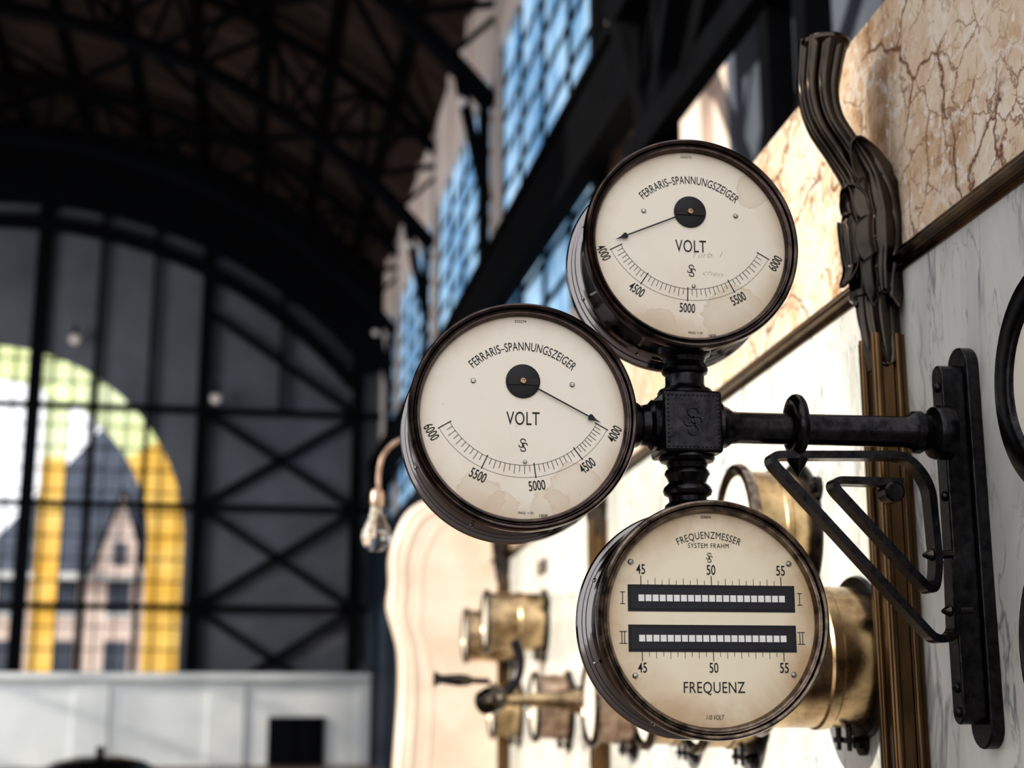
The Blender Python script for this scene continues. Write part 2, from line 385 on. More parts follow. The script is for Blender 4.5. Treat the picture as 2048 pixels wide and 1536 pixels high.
# frequency meter
e=empty('frequency_meter',G3,'round yellowed frequency meter with two black reed slots','gauge','round dial gauges on the pipe bracket')
gauge_shell(e,'bezel2','dial2')
put(e,'serial_number','ink','200004',-.006,.157,.017,.0045)
put(e,'title_lettering','ink','FREQUENZMESSER',-.002,.128,.104,.0130,bend=.118,thin=-.002,space=1.12)
put(e,'small_lettering','ink','SYSTEM FRAHM',-.003,.1125,.065,.0076,thin=-.002,space=1.15)
m=Marks(FY-.0006); m.emblem(-.002,.094,.0145); m.obj('maker_emblem','ink',e)
put(e,'unit_lettering','ink','FREQUENZ',0,-.105,.096,.0200,thin=0,space=1.06)
put(e,'small_lettering','ink','110 VOLT',0,-.148,.028,.0070,shear=.2)
for sgn,zb in ((1,.0310),(-1,-.0300)):
    z0=zb+sgn*.0205
    for t,x in (('45',-.1115),('50',0),('55',.1115)):
        put(e,'numeral','ink',t,x,z0+sgn*.0235,.0140,.0155,thin=.008)
for sx in (-1,1):
    m=Marks(FY-.0006)
    m.line((sx*.1405,.022),(sx*.1405,.040),.0011); m.line((sx*.1405-.004,.022),(sx*.1405+.004,.022),.0011); m.line((sx*.1405-.004,.040),(sx*.1405+.004,.040),.0011)
    m.obj('numeral','ink',e); m=Marks(FY-.0006)
    for k in (-.0022,.0022): m.line((sx*.1405+k,-.038),(sx*.1405+k,-.020),.0011)
    m.line((sx*.1405-.006,-.038),(sx*.1405+.006,-.038),.0011); m.line((sx*.1405-.006,-.020),(sx*.1405+.006,-.020),.0011)
    m.obj('numeral','ink',e)
for sgn,zb in ((1,.0310),(-1,-.0300)):
    m=Marks(FY-.0006)
    m.rect(-.1325,zb-.0205,.1325,zb+.0205)
    z0=zb+sgn*.0205
    for i in range(21):
        x=-.1115+i*.01115; L=.014 if i%10==0 else (.010 if i%2==0 else .007)
        m.line((x,z0-sgn*.001),(x,z0+sgn*L),.0012 if i%10==0 else .0007)
    m.obj('scale_marks','ink',e)
for zb in (.0310,-.0300):
    k=MB(); k.box((-.128,FY-.0012,zb-.016),(.128,FY-.0007,zb+.016)); k.obj('reed_slot','slot',e)
    for i in range(21):
        x=-.1115+i*.01115; k=MB(); k.box((x-.0046,FY-.0024,zb-.0050),(x+.0046,FY-.0012,zb+.0050)); k.obj('reed','reed',e)
for (x,z) in ((-.127,.086),(.125,.086),(-.123,-.086),(.126,-.084)):
    q=MB(); q.lathe([(.0044,FY-.0004),(.0044,FY-.0018),(.0030,FY-.0035),(.0001,FY-.004)],org=(x,0,z),n=20); q.obj('screw','screw',e)
# ------------------------------------------------------------ pipe bracket carrying the gauges
YP=2.29; AX=.600; AZ=.448; WX=1.12
pb=empty('pipe_bracket',(WX,YP,AZ),'black iron pipe bracket with cross fitting and scrolled brace','bracket')
off=Vector((WX,YP,AZ))
def rel(mb):
    mb.v=[p-off for p in mb.v]; return mb
b=MB(); b.box((AX-.050,YP-.050,AZ-.052),(AX+.050,YP+.050,AZ+.052))
rel(b).obj('cross_fitting','iron',pb,bevel=.006,label='cast square cross fitting with raised emblem')
b=MB()
for i in range(13):
    for (x,z) in ((AX-.042+i*.007,AZ+.043),(AX-.042+i*.007,AZ-.043),(AX-.042,AZ-.042+i*.007),(AX+.042,AZ-.042+i*.007)):
        b.lathe([(.0022,.0008),(.0018,-.0012),(.0001,-.002)],org=(x,YP-.050,z),n=8)
rel(b).obj('beading','iron',pb)
mk=Marks(-.0512); mk.emblem(AX-WX,0,.046,.075)
em=mk.obj('raised_emblem','iron',pb); sm=em.modifiers.new('s','SOLIDIFY'); sm.thickness=.004; sm.offset=0
b=MB()
b.lathe([(.034,.046),(.046,.050),(.047,.056),(.044,.061),(.036,.064),(.033,.070),(.033,.086),(.038,.090),(.040,.096),(.037,.102),(.034,.108),(.036,.116),(.044,.122),(.046,.132)],org=(AX,YP,AZ),ax=(0,0,1),n=48)
rel(b).obj('upper_stem','iron',pb)
b=MB()
b.lathe([(.034,.046),(.046,.050),(.047,.056),(.044,.061),(.035,.064),(.032,.072),(.036,.076),(.038,.082),(.034,.088),(.031,.096),(.039,.104),(.041,.110),(.039,.116),(.032,.120),(.031,.128),(.038,.134),(.040,.142),(.040,.162)],org=(AX,YP,AZ),ax=(0,0,-1),n=48)
rel(b).obj('lower_stem','iron',pb)
b=MB()
b.lathe([(.032,.044),(.042,.050),(.043,.060),(.036,.066),(.033,.078),(.038,.086),(.038,.100),(.034,.104),(.034,.127)],org=(AX,YP,AZ),ax=(-1,0,0),n=48)
rel(b).obj('side_outlet','iron',pb)
b=MB()
b.lathe([(.034,.044),(.043,.050),(.044,.056),(.036,.064),(.034,.070),(.028,.078),(.0265,.090),(.0265,.380),(.030,.390),(.036,.397),(.037,.410),(.033,.417),(.031,.425),(.044,.433),(.047,.441),(.047,.462)],org=(AX,YP,AZ),ax=(1,0,0),n=48)
rel(b).obj('arm','iron',pb)
def stadium(y0,y1,z0,z1,x0,x1,mb,n=10):
    cy=(y0+y1)/2;r=(y1-y0)/2;pts=[]
    for i in range(n+1): t=math.pi*i/n; pts.append((cy+r*math.cos(t),z1-r+r*math.sin(t)))
    for i in range(n+1): t=math.pi+math.pi*i/n; pts.append((cy+r*math.cos(t),z0+r+r*math.sin(t)))
    k=len(pts); v=[(x0,y,z) for y,z in pts]+[(x1,y,z) for y,z in pts]
    mb.add(v,[tuple(range(k)),tuple(range(2*k-1,k-1,-1))]+[(i,(i+1)%k,(i+1)%k+k,i+k) for i in range(k)])
b=MB()
stadium(YP-.014,YP+.062,-.080,.605,1.096,1.1205,b)
rel(b).obj('back_plate','iron',pb,bevel=.003)
b=MB(); stadium(YP-.004,YP+.036,-.040,.570,1.054,1.097,b)
for z in (.53,.34,.20,.02,-.02):
    b.lathe([(.009,0),(.009,.005),(.005,.009),(.0001,.010)],org=(1.055,YP+.012,z),ax=(-1,0,0),n=14)
rel(b).obj('raised_rail','iron',pb,bevel=.003)
px=[(1800,966),(1652,962),(1864,1192),(1872,1130),(1856,968),(1810,912),(1528,912),(1868,1282),(1908,1272),(1902,1120)]
path=[onY(u,v,YP) for u,v in px]
b=MB(); b.flatbar(fillet(path,.028),.0130,.034)
rel(b).obj('scroll_brace','iron',pb,bevel=.0010)
c=onY(1782,986,YP); b=MB()
b.lathe([(.0001,-.020),(.014,-.020),(.0175,-.017),(.0175,.017),(.014,.020),(.0001,.020)],org=c,ax=(0,1,0),n=24)
rel(b).obj('scroll_knob','iron',pb)
for (u,v) in ((1860,1110),(1898,1222)):
    c=onY(u,v,YP); b=MB()
    b.lathe([(.0001,-.014),(.003,-.012),(.009,-.002),(.011,.002),(.011,.007),(.007,.009),(.007,.040)],org=c,ax=(1,0,0.05),n=20)
    rel(b).obj('pointed_bolt','bronze',pb)
xr=onY(1592,860,YP).x; b=MB()
n=40; pth=[(xr,YP+.040*math.cos(2*math.pi*i/n)*.95,AZ+.006+.043*math.sin(2*math.pi*i/n)) for i in range(n+1)]
b.tube(pth,.0115,n=12)
b.lathe([(.006,.0),(.011,-.004),(.012,-.012),(.009,-.016)],org=(xr,YP,AZ+.058),ax=(0,0,1),n=16)
b.lathe([(.009,0),(.017,.004),(.019,.012),(.015,.018),(.012,.024),(.0001,.042)],org=(xr,YP,AZ-.040),ax=(0,0,-1),n=20)
rel(b).obj('clamp_ring','iron',pb)
# ------------------------------------------------------------ marble switchboard wall
def wallobj(mb,name,mats,**k):
    return mb.obj(name,mats,smooth=False,kind='structure',**k)
FL=-EYE
b=MB(); b.box((WX,.6,FL),(WX+.10,9.0,.83)); wallobj(b,'wall_right','marble')
b=MB(); b.box((WX,.6,.872),(WX+.10,9.0,1.41)); wallobj(b,'wall_right_upper','breccia')
b=MB()
def molding(mb,y0,y1,prof):
    n=len(prof); v=[(x,y0,z) for x,z in prof]+[(x,y1,z) for x,z in prof]
    mb.add(v,[tuple(range(n)),tuple(range(2*n-1,n-1,-1))]+[(i,i+n,(i+1)%n+n,(i+1)%n) for i in range(n)])
molding(b,.6,9.0,[(WX+.02,.826),(WX-.004,.826),(WX-.010,.832),(WX-.010,.838),(WX-.022,.842),(WX-.024,.850),(WX-.020,.856),(WX-.012,.858),(WX-.014,.866),(WX-.006,.874),(WX+.02,.876)])
wallobj(b,'steelwork_1','oldbrass')
sil=[(1005,1120),(985,1060),(930,1010),(862,998),(818,1020),(794,1060),(781,1110),(782,1160),(777,1210),(790,1260),(800,1310),(800,1400),(790,1536)]
P=[onY(u,v,9.0) for u,v in sil]
poly=[(WX+.1,P[0].z)]+[(p.x,p.z) for p in smoothpath(P,4)]+[(P[-1].x,FL),(WX+.1,FL)]
b=MB(); b.prism(poly,9.0,9.35); b.obj('wall_back_wing','peach',kind='structure',bevel=.03)
b=MB()
ed=smoothpath([(p.x+.085,9.006,p.z-.05) for p in P[3:]],4); b.tube(ed,.014,n=10)
ed=smoothpath([(p.x+.19,9.006,p.z-.11) for p in P[3:]],4); b.tube(ed,.011,n=10)
b.obj('steelwork_2','peach',kind='structure')
# pilasters with leafy consoles
def pilaster(Y):
    e=empty('pilaster',(WX,Y,FL),'dark bronze pilaster with acanthus console against marble','pilaster','pilasters along the marble wall')
    o=Vector((WX,2.64,FL))
    def out(mb,name,mat):
        mb.v=[Vector((min(q.x,WX+.001),q.y,q.z))-o for q in mb.v]; return mb.obj(name,mat,e)
    mb=MB(); x0=WX-.066; y0=2.575; y1=2.675; top=.70
    mb.box((x0+.008,y0+.006,FL),(WX+.001,y1,top))
    for xx,r in ((x0+.008,.011),(x0+.050,.010)):
        mb.lathe([(r,0),(r,top-FL)],org=(xx,y0+.008,FL),ax=(0,0,1),n=14)
    for yy,r in ((y0+.070,.010),):
        mb.lathe([(r,0),(r,top-FL)],org=(x0+.008,yy,FL),ax=(0,0,1),n=14)
    out(mb,'shaft','oldbrass')
    sp=[(1645,92,46,1),(1640,130,43,1),(1636,185,40,1),(1650,245,37,1),(1688,305,36,1),(1724,362,42,.6),(1740,430,50,.1),(1746,500,47,0),(1748,570,38,0),(1754,650,35,0),(1768,740,32,0)]
    Yc=2.615; K=8
    pts=smoothpath([onY(q[0],q[1],Yc) for q in sp],K)
    ws=smoothpath([(q[2],q[3],0) for q in sp],K); fr=[]
    mb=MB(); mb.tube(pts,[w.x/2850*2.78 for w in ws],n=144,lobes=8,lam=[.14*max(0,w.y) for w in ws],frames=fr)
    p=onY(1648,92,Yc)
    mb.lathe([(.03,-.02),(.048,-.010),(.053,-.002),(.052,.006),(.045,.011),(.0001,.013)],org=p,ax=(-.05,0,1),n=40)
    out(mb,'console','bronze')
    def at(y):
        for i in range(len(sp)-1):
            if sp[i][1]<=y<=sp[i+1][1]: return (i+(y-sp[i][1])/(sp[i+1][1]-sp[i][1]))*K
        return len(fr)-1
    def frame(x):
        x=max(0,min(len(fr)-1.001,x)); i=int(x); t=x-i; A,B=fr[i],fr[i+1]
        return tuple(A[k]*(1-t)+B[k]*t for k in range(4))
    def leaf(th0,half,ya,yb,lift,h0=.003,nv=72,nu=49,lob=4,rg=1.0,sc=.22,fl=.010):
        ia,ib=at(ya),at(yb); mb=MB(); v=[];f=[]
        for i in range(nv+1):
            t=i/nv; w=(math.sqrt(max(0,1-(max(0,t-.35)/.65)**2.0)) if t>.35 else .62+.38*math.sin(math.pi*t/.7))
            ph=(lob*t)%1.0
            if lob: w*=1-sc*(1-math.sin(math.pi*ph)**.6)*(1 if t<.92 else 0)
            for j in range(nu):
                q=j/(nu-1)*2-1
                P_,a,b_,r=frame(ia+(ib-ia)*(t-.10*abs(q)**1.6*(1-t)))
                th=rad(th0+half*w*q)
                groove=-.004*math.exp(-((abs(q)-.42)*9)**2)
                rid=rg*(groove+.005*math.exp(-(q*8)**2))
                rr=r+h0+rid+fl*abs(q)**3+lift*max(0,t-.65)**2*8
                v.append(P_+a*(rr*math.cos(th))+b_*(rr*math.sin(th)))
        for i in range(nv):
            for j in range(nu-1): f.append((i*nu+j,i*nu+j+1,(i+1)*nu+j+1,(i+1)*nu+j))
        mb.add(v,f); lo=out(mb,'leaf','bronze')
        for p_ in lo.data.polygons: p_.use_smooth=True
        s=lo.modifiers.new('s','SOLIDIFY'); s.thickness=.005; s.offset=0
    leaf(232,46,596,376,.016,.004); leaf(108,46,596,350,.012,.004); leaf(178,54,596,300,.010,.014)
    leaf(258,34,452,582,.024,.014,lob=0,rg=.6,fl=.003)
    leaf(190,70,566,738,.000,.006,lob=0,rg=.8,fl=.002)
    mb=MB(); P_,a,b_,r=frame(at(592)); mb.lathe([(r,-.014),(r+.014,-.008),(r+.015,.004),(r,.012)],org=P_,ax=(0,0,1),n=40); out(mb,'collar','bronze')
    return e
p1=pilaster(2.64)
def copy_tree(src,loc):
    n=src.copy(); C.collection.objects.link(n); n.location=loc
    for ch in list(src.children):
        k=ch.copy(); C.collection.objects.link(k); k.parent=n
    return n
copy_tree(p1,(WX,5.60,FL)); copy_tree(p1,(WX,8.55,FL))
# ------------------------------------------------------------ wall mounted gauges (axis pointing out of the wall)
def wall_gauge(Y,Z,r,depth,kind,label,group):
    e=empty('wall_gauge',(WX,Y,Z),label,'gauge',group,rz=rad(-90))
    blk=kind=='black'
    cm={'brass':'brass','copper':'copper','black':'iron'}[kind]
    b=MB(); b.lathe([(.0001,0),(r*1.10,0),(r*1.12,-.006),(r*1.10,-.014),(r*.95,-.018)],n=56)
    if not blk:
        for k in range(3):
            th=rad(30+120*k); b.lathe([(.026,0),(.026,-.012),(.012,-.013),(.012,-.024),(.0001,-.026)],org=(r*1.16*math.cos(th),0,r*1.16*math.sin(th)),n=20)
    b.obj('flange','iron' if kind!='copper' else 'bronze',e)
    b=MB()
    b.lathe([(r*.94,-.012),(r*.96,-.02),(r*.96,-depth*.35),(r*.99,-depth*.37),(r*.99,-depth*.45),(r*.96,-depth*.47),(r*.96,-depth+.024)],n=56); b.obj('case',cm,e)
    dr=.80 if blk else .9
    b=MB(); b.lathe([(r*.93,-depth+.03),(r*1.04,-depth+.028),(r*1.08,-depth+.018),(r*1.06,-depth+.004),(r*.98,-depth),(r*(dr+.04),-depth+.004),(r*dr,-depth+.008),(r*(dr-.02),-depth+.014)],n=56); b.obj('bezel','bezel2' if not blk else 'iron',e)
    b=MB(); b.disc(r*dr,-depth+.013,n=48); b.obj('dial','dial',e)
    if not blk:
        for dx in (-.03,.03):
            b=MB(); b.lathe([(.006,r*.94),(.006,r*1.08),(.011,r*1.09),(.011,r*1.16),(.005,r*1.17),(.005,r*1.26),(.0001,r*1.27)],org=(dx,-.045,0),ax=(0,0,-1),n=14); b.obj('terminal','iron',e)
    return e
wg='brass gauges on the marble wall'
wall_gauge(3.25,.385,.150,.165,'brass','brass drum gauge facing sideways on white marble',wg)
wall_gauge(2.90,.088,.150,.24,'brass','tarnished brass drum gauge with dark flange on marble',wg)
for Y,Z in ((3.66,.02),(4.25,.01),(5.10,-.01),(6.45,-.03),(8.05,-.06)):
    wall_gauge(Y,Z,.145,.17,'copper' if Y in(6.45,5.10) else 'brass','drum gauge in the lower row along the marble wall',wg)
wall_gauge(7.15,.38,.150,.31,'brass','deep brass drum gauge with pale rim on marble',wg)
wall_gauge(8.25,.36,.150,.30,'brass','deep brass drum gauge beside a matching one',wg)
wall_gauge(1.955,.475,.170,.050,'black','flat black-rimmed round gauge on veined marble','black-rimmed gauges on marble')
wall_gauge(1.935,.072,.172,.050,'black','flat black-rimmed round gauge on veined marble','black-rimmed gauges on marble')
b=MB(); p=onX(1086,1134,WX); b.box((WX-.012,p.y-.12,p.z-.035),(WX+.001,p.y+.12,p.z+.035)); b.obj('name_plate','iron',bevel=.003,label='small dark plate fixed on white marble',category='plate')
Yl=5.95; o=onY(982,1400,Yl)
e=empty('switch_lever',(WX,Yl,o.z),'brass switch lever with flared support and turned handle on marble','lever')
bo=Vector((WX,Yl,o.z)); Ls=WX-o.x
b=MB(); b.lathe([(.085,.0),(.080,.01),(.055,.05),(.035,.14),(.026,.26),(.024,Ls)],ax=(-1,0,0),n=32); b.obj('support_horn','brass',e)
b=MB(); b.lathe([(.0001,-.07),(.03,-.066),(.05,-.045),(.056,0),(.05,.045),(.03,.066),(.0001,.07)],org=(-Ls,0,0),ax=(.5,-.6,.2),n=28); b.obj('hub','bronze',e)
hp=onY(868,1358,Yl)-bo; hm=onY(965,1362,Yl)-bo
b=MB(); d=(hp-hm); Lh=d.length; b.lathe([(.012,-.03),(.012,Lh*.2),(.022,Lh*.3),(.025,Lh*.5),(.017,Lh*.85),(.030,Lh*.97),(.030,Lh),(.0001,Lh)],org=hm,ax=d,n=20); b.obj('handle','bronze',e)
b=MB(); b.tube(smoothpath([onY(u,v,Yl)-bo for u,v in ((1000,1395),(1030,1365),(1040,1320),(1030,1280))],6),.022,n=12); b.obj('curved_arm','iron',e)
Yb=4.5; bo=onY(752,1040,Yb)
e=empty('bulb_lamp',(WX,Yb,onY(1000,880,Yb).z),'clear light bulb hanging from a thin curved dark arm','lamp'); of=e.location.copy()
b=MB(); ap=[onY(u,v,Yb) for u,v in ((757,985),(758,945),(768,908),(800,880),(860,872),(960,878))]+[Vector((WX,Yb,of.z))]
b.tube([p-of for p in smoothpath(ap,7)],.0085,n=10); b.lathe([(.045,0),(.045,.01),(.02,.02),(.011,.05)],ax=(-1,0,0),n=24); b.obj('arm','copper',e)
top=onY(754,1002,Yb)-of
b=MB(); b.lathe([(.0001,.040),(.016,.037),(.022,.026),(.023,-.005),(.020,-.018)],org=top,ax=(0,0,1),n=24); b.obj('socket','copper',e)
b=MB(); b.lathe([(.019,0),(.020,.02),(.030,.05),(.043,.08),(.047,.10),(.042,.125),(.026,.142),(.0001,.148)],org=top+Vector((0,0,-.012)),ax=(0,0,-1),n=32); b.obj('bulb','glass',e)
b=MB(); b.tube([top+Vector(q) for q in ((0,0,-.01),(0.004,0,-.05),(-.012,0,-.085),(.0,0,-.07),(.012,0,-.088))],.0022,n=6); b.obj('filament','goldscrew',e)
# ------------------------------------------------------------ great hall (own frame, turned 3 degrees)
XS=3.6; XC=-6.4; ZC=.7; RI=13.1; RO=14.6; RR=15.0; YE=39.5
def hall(o): HALL.append(o); return o
b=MB(); b.box((-24,-14,FL-.2),(9,YE+1,FL)); hall(wallobj(b,'floor','floor'))
ribs=[13.5,20.8,28.1,35.4]
zt=ZC+math.sqrt(RR**2-10**2)+.3
W0=10.0; ZL0,ZL1,ZU0,ZU1=4.4,5.9,6.4,9.95
b=MB()
b.box((XS,W0,1.6),(XS+.4,YE,ZL0)); b.box((XS,W0,ZL1),(XS+.4,YE,ZU0)); b.box((XS,W0,ZU1),(XS+.4,YE,zt))
for r in ribs: b.box((XS,r-.32,ZL0),(XS+.4,r+.32,10.0))
b.box((XS,W0,ZL0),(XS+.4,14.3,10)); b.box((XS,38.9,ZL0),(XS+.4,YE,10))
for y in (10.5,11.4,12.3): b.box((XS-.12,y-.18,1.6),(XS+.01,y+.18,zt))
for r in ribs:
    b.box((XS-.06,r+2.3,9.95),(XS+.01,r+2.6,zt)); b.box((XS-.06,r+4.7,9.95),(XS+.01,r+5.0,zt))
hall(wallobj(b,'wall_side','cream'))
b=MB(); b.box((XS,-2,FL),(XS+.4,W0,zt)); hall(wallobj(b,'wall_side_blue','bluepanel'))
b=MB(); b.box((XS,W0,FL),(XS+.4,YE,1.6)); b.box((XS-.25,22,FL),(XS+.0,YE,4.2)); hall(wallobj(b,'wall_side_lower','darkpanel'))
wins=[(14.3,20.48)]+[(a+.32,c-.32) for a,c in zip(ribs[1:],ribs[2:])]+[(35.72,38.9)]
for i,(a,c) in enumerate(wins):
    b=MB()
    for z0,z1 in ((ZL0,ZL1),(ZU0,ZU1)):
        b.box((XS+.10,a-.02,z0-.02),(XS+.12,c+.02,z1+.02),0)
        nb=4
        for k in range(nb+1):
            y=a+(c-a)*k/nb; w=.20 if k in (0,nb) else .15
            b.box((XS+.075,y-w/2,z0),(XS+.10,y+w/2,z1),1)
        z=z0+.59;k=1
        while z<z1-.1:
            w=.095; b.box((XS+.075,a,z-w/2),(XS+.10,c,z+w/2),1); z+=.59;k+=1
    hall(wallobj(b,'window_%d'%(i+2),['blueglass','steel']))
b=MB(); XL=-16.8
b.box((XL,-14,FL),(XL+.4,-1.0,12.3))  # unseen wall, solid stretch shaped to keep sun off the gauges
b.box((XL,9,FL),(XL+.4,YE,.8)); b.box((XL,9,9.6),(XL+.4,YE,12.3))
y=9
while y<YE: b.box((XL,y,.8),(XL+.4,y+1.6,9.6)); b.box((XL+.1,y+2.7,.8),(XL+.25,y+2.82,9.6)); y+=3.8  # out-of-view piers and bars added to streak the case reflections
for z in (2.5,4.3,6.1,7.9): b.box((XL+.1,9,z-.05),(XL+.25,YE,z+.05))
hall(wallobj(b,'wall_left_unseen','greywall'))
# ceiling
b=MB(); n=40; a0=rad(40);a1=rad(140)
for k in range(n):
    t0=a0+(a1-a0)*k/n;t1=a0+(a1-a0)*(k+1)/n
    q=[(XC+r*math.cos(t),y,ZC+r*math.sin(t)) for y in (10.5,YE+.2) for (r,t) in ((RR,t0),(RR,t1),(RR+.2,t1),(RR+.2,t0))]
    b.add(q,[(0,1,5,4),(1,2,6,5),(2,3,7,6),(3,0,4,7),(0,3,2,1),(4,5,6,7)])
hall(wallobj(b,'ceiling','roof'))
b=MB()
for k in range(15):
    t=rad(46+6.3*k); p=Vector((XC+(RR-.12)*math.cos(t),0,ZC+(RR-.12)*math.sin(t)))
    b.beam(p+Vector((0,10.5,0)),p+Vector((0,YE,0)),.16,.2)
hall(wallobj(b,'steelwork_3','steel'))  # steel purlins under the roof boards
def rib(y):
    b=MB(); n=22; A=rad(40.5)
    def pt_(r,t): return Vector((XC+r*math.cos(t),y,ZC+r*math.sin(t)))
    ts=[A+(math.pi-2*A)*i/n for i in range(n+1)]
    for i in range(n):
        for s in (0,.5):
            ta=ts[i]+(ts[1]-ts[0])*s; tb=ta+(ts[1]-ts[0])*.5
            b.beam(pt_(RI,ta),pt_(RI,tb),.30,.24); b.beam(pt_(RO,ta),pt_(RO,tb),.26,.16)
        if i%2==0: b.beam(pt_(RI,ts[i]),pt_(RO,ts[i+1]),.10,.10)
        else: b.beam(pt_(RO,ts[i]),pt_(RI,ts[i+1]),.10,.10)
        b.beam(pt_(RI,ts[i]),pt_(RO,ts[i]),.08,.08)
    b.box((XS-.22,y-.09,FL),(XS-.08,y+.09,9.3)); b.beam((XS-.12,y,7.6),(XS-.55,y,9.6),.16,.16)
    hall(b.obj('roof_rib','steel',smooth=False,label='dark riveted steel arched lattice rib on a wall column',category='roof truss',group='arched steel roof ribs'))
for y in ribs: rib(y)
tn=[4]
def steelobj(b,m='steel'):
    o=hall(wallobj(b,'steelwork_%d'%tn[0],m)); tn[0]+=1; return o  # structural steel: wind braces, girders, end-wall frame
def brace(y0,y1):
    b=MB()
    for k in range(5):
        t0=rad(48+18*k);t1=rad(66+18*k)
        f=lambda r,t,y: Vector((XC+r*math.cos(t),y,ZC+r*math.sin(t)))
        b.beam(f(RR-.25,t0,y0),f(RR-.25,t1,y1),.11,.11); b.beam(f(RR-.25,t1,y0),f(RR-.25,t0,y1),.11,.11)
    steelobj(b)
for a,c in zip(ribs,ribs[1:]+[YE]): brace(a,c)
b=MB()
b.box((XS-.32,2,5.35),(XS-.28,YE-.5,6.3)); b.box((XS-.42,2,5.28),(XS-.18,YE-.5,5.38)); b.box((XS-.38,2,6.24),(XS-.22,YE-.5,6.34))
for r in ribs: b.box((XS-.3,r-.1,5.4),(XS-.05,r+.1,6.2))
steelobj(b)
def lattice(y):
    b=MB(); x=XS-.8
    for dy in (-.26,.26): b.beam((x,y+dy,FL),(x,y+dy,7.6),.15,.15)
    for k in range(9):
        z=FL+k*1.0; s=1 if k%2 else -1
        b.beam((x,y-.26*s,z),(x,y+.26*s,z+1.0),.07,.07)
    b.beam((x,y,4.0),(x,y+1.1,5.6),.16,.16); b.beam((x,y,4.0),(x,y-1.1,5.6),.16,.16)
    hall(b.obj('lattice_column','steel',smooth=False,label='dark steel lattice column with diagonal struts',category='column',group='lattice columns'))
for y in (6.7,9.3): lattice(y)
b=MB()
b.beam((XS-.9,1.5,5.2),(XS-.9,9.6,5.2),.25,.40); b.beam((XS-.9,1.5,3.9),(XS-.9,9.6,3.9),.12,.22); b.beam((XS-.9,5.2,3.9),(XS-.9,6.7,5.2),.12,.2); b.beam((XS-.9,8.2,3.9),(XS-.9,6.7,5.2),.12,.2)
steelobj(b)
# end wall with arched window
CX=-7.0; CZ=4.1; AR=5.35; ZB=.7
b=MB(); 
b.box((CX+AR,YE,FL),(XS+.4,YE+.5,16)); b.box((-17.5,YE,FL),(CX-AR,YE+.5,16)); b.box((CX-AR,YE,FL),(CX+AR,YE+.5,ZB))
n=36
for k in range(n):
    x0=CX-AR*math.cos(math.pi*k/n);x1=CX-AR*math.cos(math.pi*(k+1)/n)
    z0=CZ+AR*math.sin(math.pi*k/n);z1=CZ+AR*math.sin(math.pi*(k+1)/n)
    v=[(x0,YE,z0),(x1,YE,z1),(x1,YE,16),(x0,YE,16),(x0,YE+.5,z0),(x1,YE+.5,z1),(x1,YE+.5,16),(x0,YE+.5,16)]
    b.add(v,[(0,1,2,3),(7,6,5,4),(0,4,5,1)])
hall(wallobj(b,'wall_back','greywall'))
b=MB()
def archtop(x): return CZ+math.sqrt(max(0,AR*AR-(x-CX)**2))
x=CX-AR+.5
while x<CX+AR-.1:
    w=.035; b.box((x-w/2,YE+.1,ZB),(x+w/2,YE+.18,archtop(x))); x+=.5
z=ZB
while z<CZ+AR-.2:
    hw=AR if z<CZ else math.sqrt(AR*AR-(z-CZ)**2)
    b.box((CX-hw,YE+.1,z-.018),(CX+hw,YE+.18,z+.018)); z+=.60
for xx in (CX-2.8,CX,CX+2.8): b.box((xx-.08,YE+.05,ZB),(xx+.08,YE+.2,archtop(xx)))
w1=hall(wallobj(b,'window_1','steel'))
def arcband(r0,r1,a0,a1,mb,mat,n=24):
    for k in range(n):
        t0=a0+(a1-a0)*k/n;t1=a0+(a1-a0)*(k+1)/n
        mb.add([(CX+r*math.cos(t),YE+.22,CZ+r*math.sin(t)) for r,t in ((r0,t0),(r1,t0),(r1,t1),(r0,t1))],[(0,1,2,3)],mat)
b=MB()
arcband(AR-.95,AR,0,rad(32),b,0); arcband(AR-.95,AR,rad(32),rad(148),b,1); arcband(AR-.95,AR,rad(148),rad(180),b,0)
for (x0,x1) in ((CX+AR-.95,CX+AR),(CX-AR,CX-AR+.95)): b.add([(x0,YE+.22,ZB),(x1,YE+.22,ZB),(x1,YE+.22,CZ),(x0,YE+.22,CZ)],[(0,1,2,3)],0)
for x0 in (CX+1.50,CX-2.15):
    b.add([(x0,YE+.22,ZB),(x0+.65,YE+.22,ZB),(x0+.65,YE+.22,6.4),(x0,YE+.22,6.4)],[(0,1,2,3)],0)
    b.add([(x0,YE+.22,6.4),(x0+.65,YE+.22,6.4),(x0+.65,YE+.22,8.4),(x0,YE+.22,8.4)],[(0,1,2,3)],1)
sg=b.obj('stained_glass',['amber','lime'],w1,smooth=False)
b=MB(); yf=YE-.35
for xx,w in ((-5.75,.36),(-8.5,.36),(-4.2,.10),(-2.75,.10),(-1.3,.30),(2.95,.30),(.8,.10)):
    zt2=ZC+math.sqrt(RI**2-(xx-XC)**2) if abs(xx-XC)<13 else 9
    if xx==.8: b.box((xx-w/2,yf,7.75),(xx+w/2,yf+.2,zt2)); continue
    b.box((xx-w/2,yf,FL),(xx+w/2,yf+.2,zt2))
for z in (2.4,5.1,7.75): b.box((-17,yf-.02,z-.08),(XS,yf+.18,z+.08))
for z0,z1 in ((-.3,2.4),(2.4,5.1),(5.1,7.75)):
    b.beam((-1.3,yf+.1,z0),(2.95,yf+.1,z1),.16,.15); b.beam((-1.3,yf+.1,z1),(2.95,yf+.1,z0),.16,.15)
b.beam((-1.3,yf+.1,10.6),(2.95,yf+.1,7.75),.16,.15)
nn=30
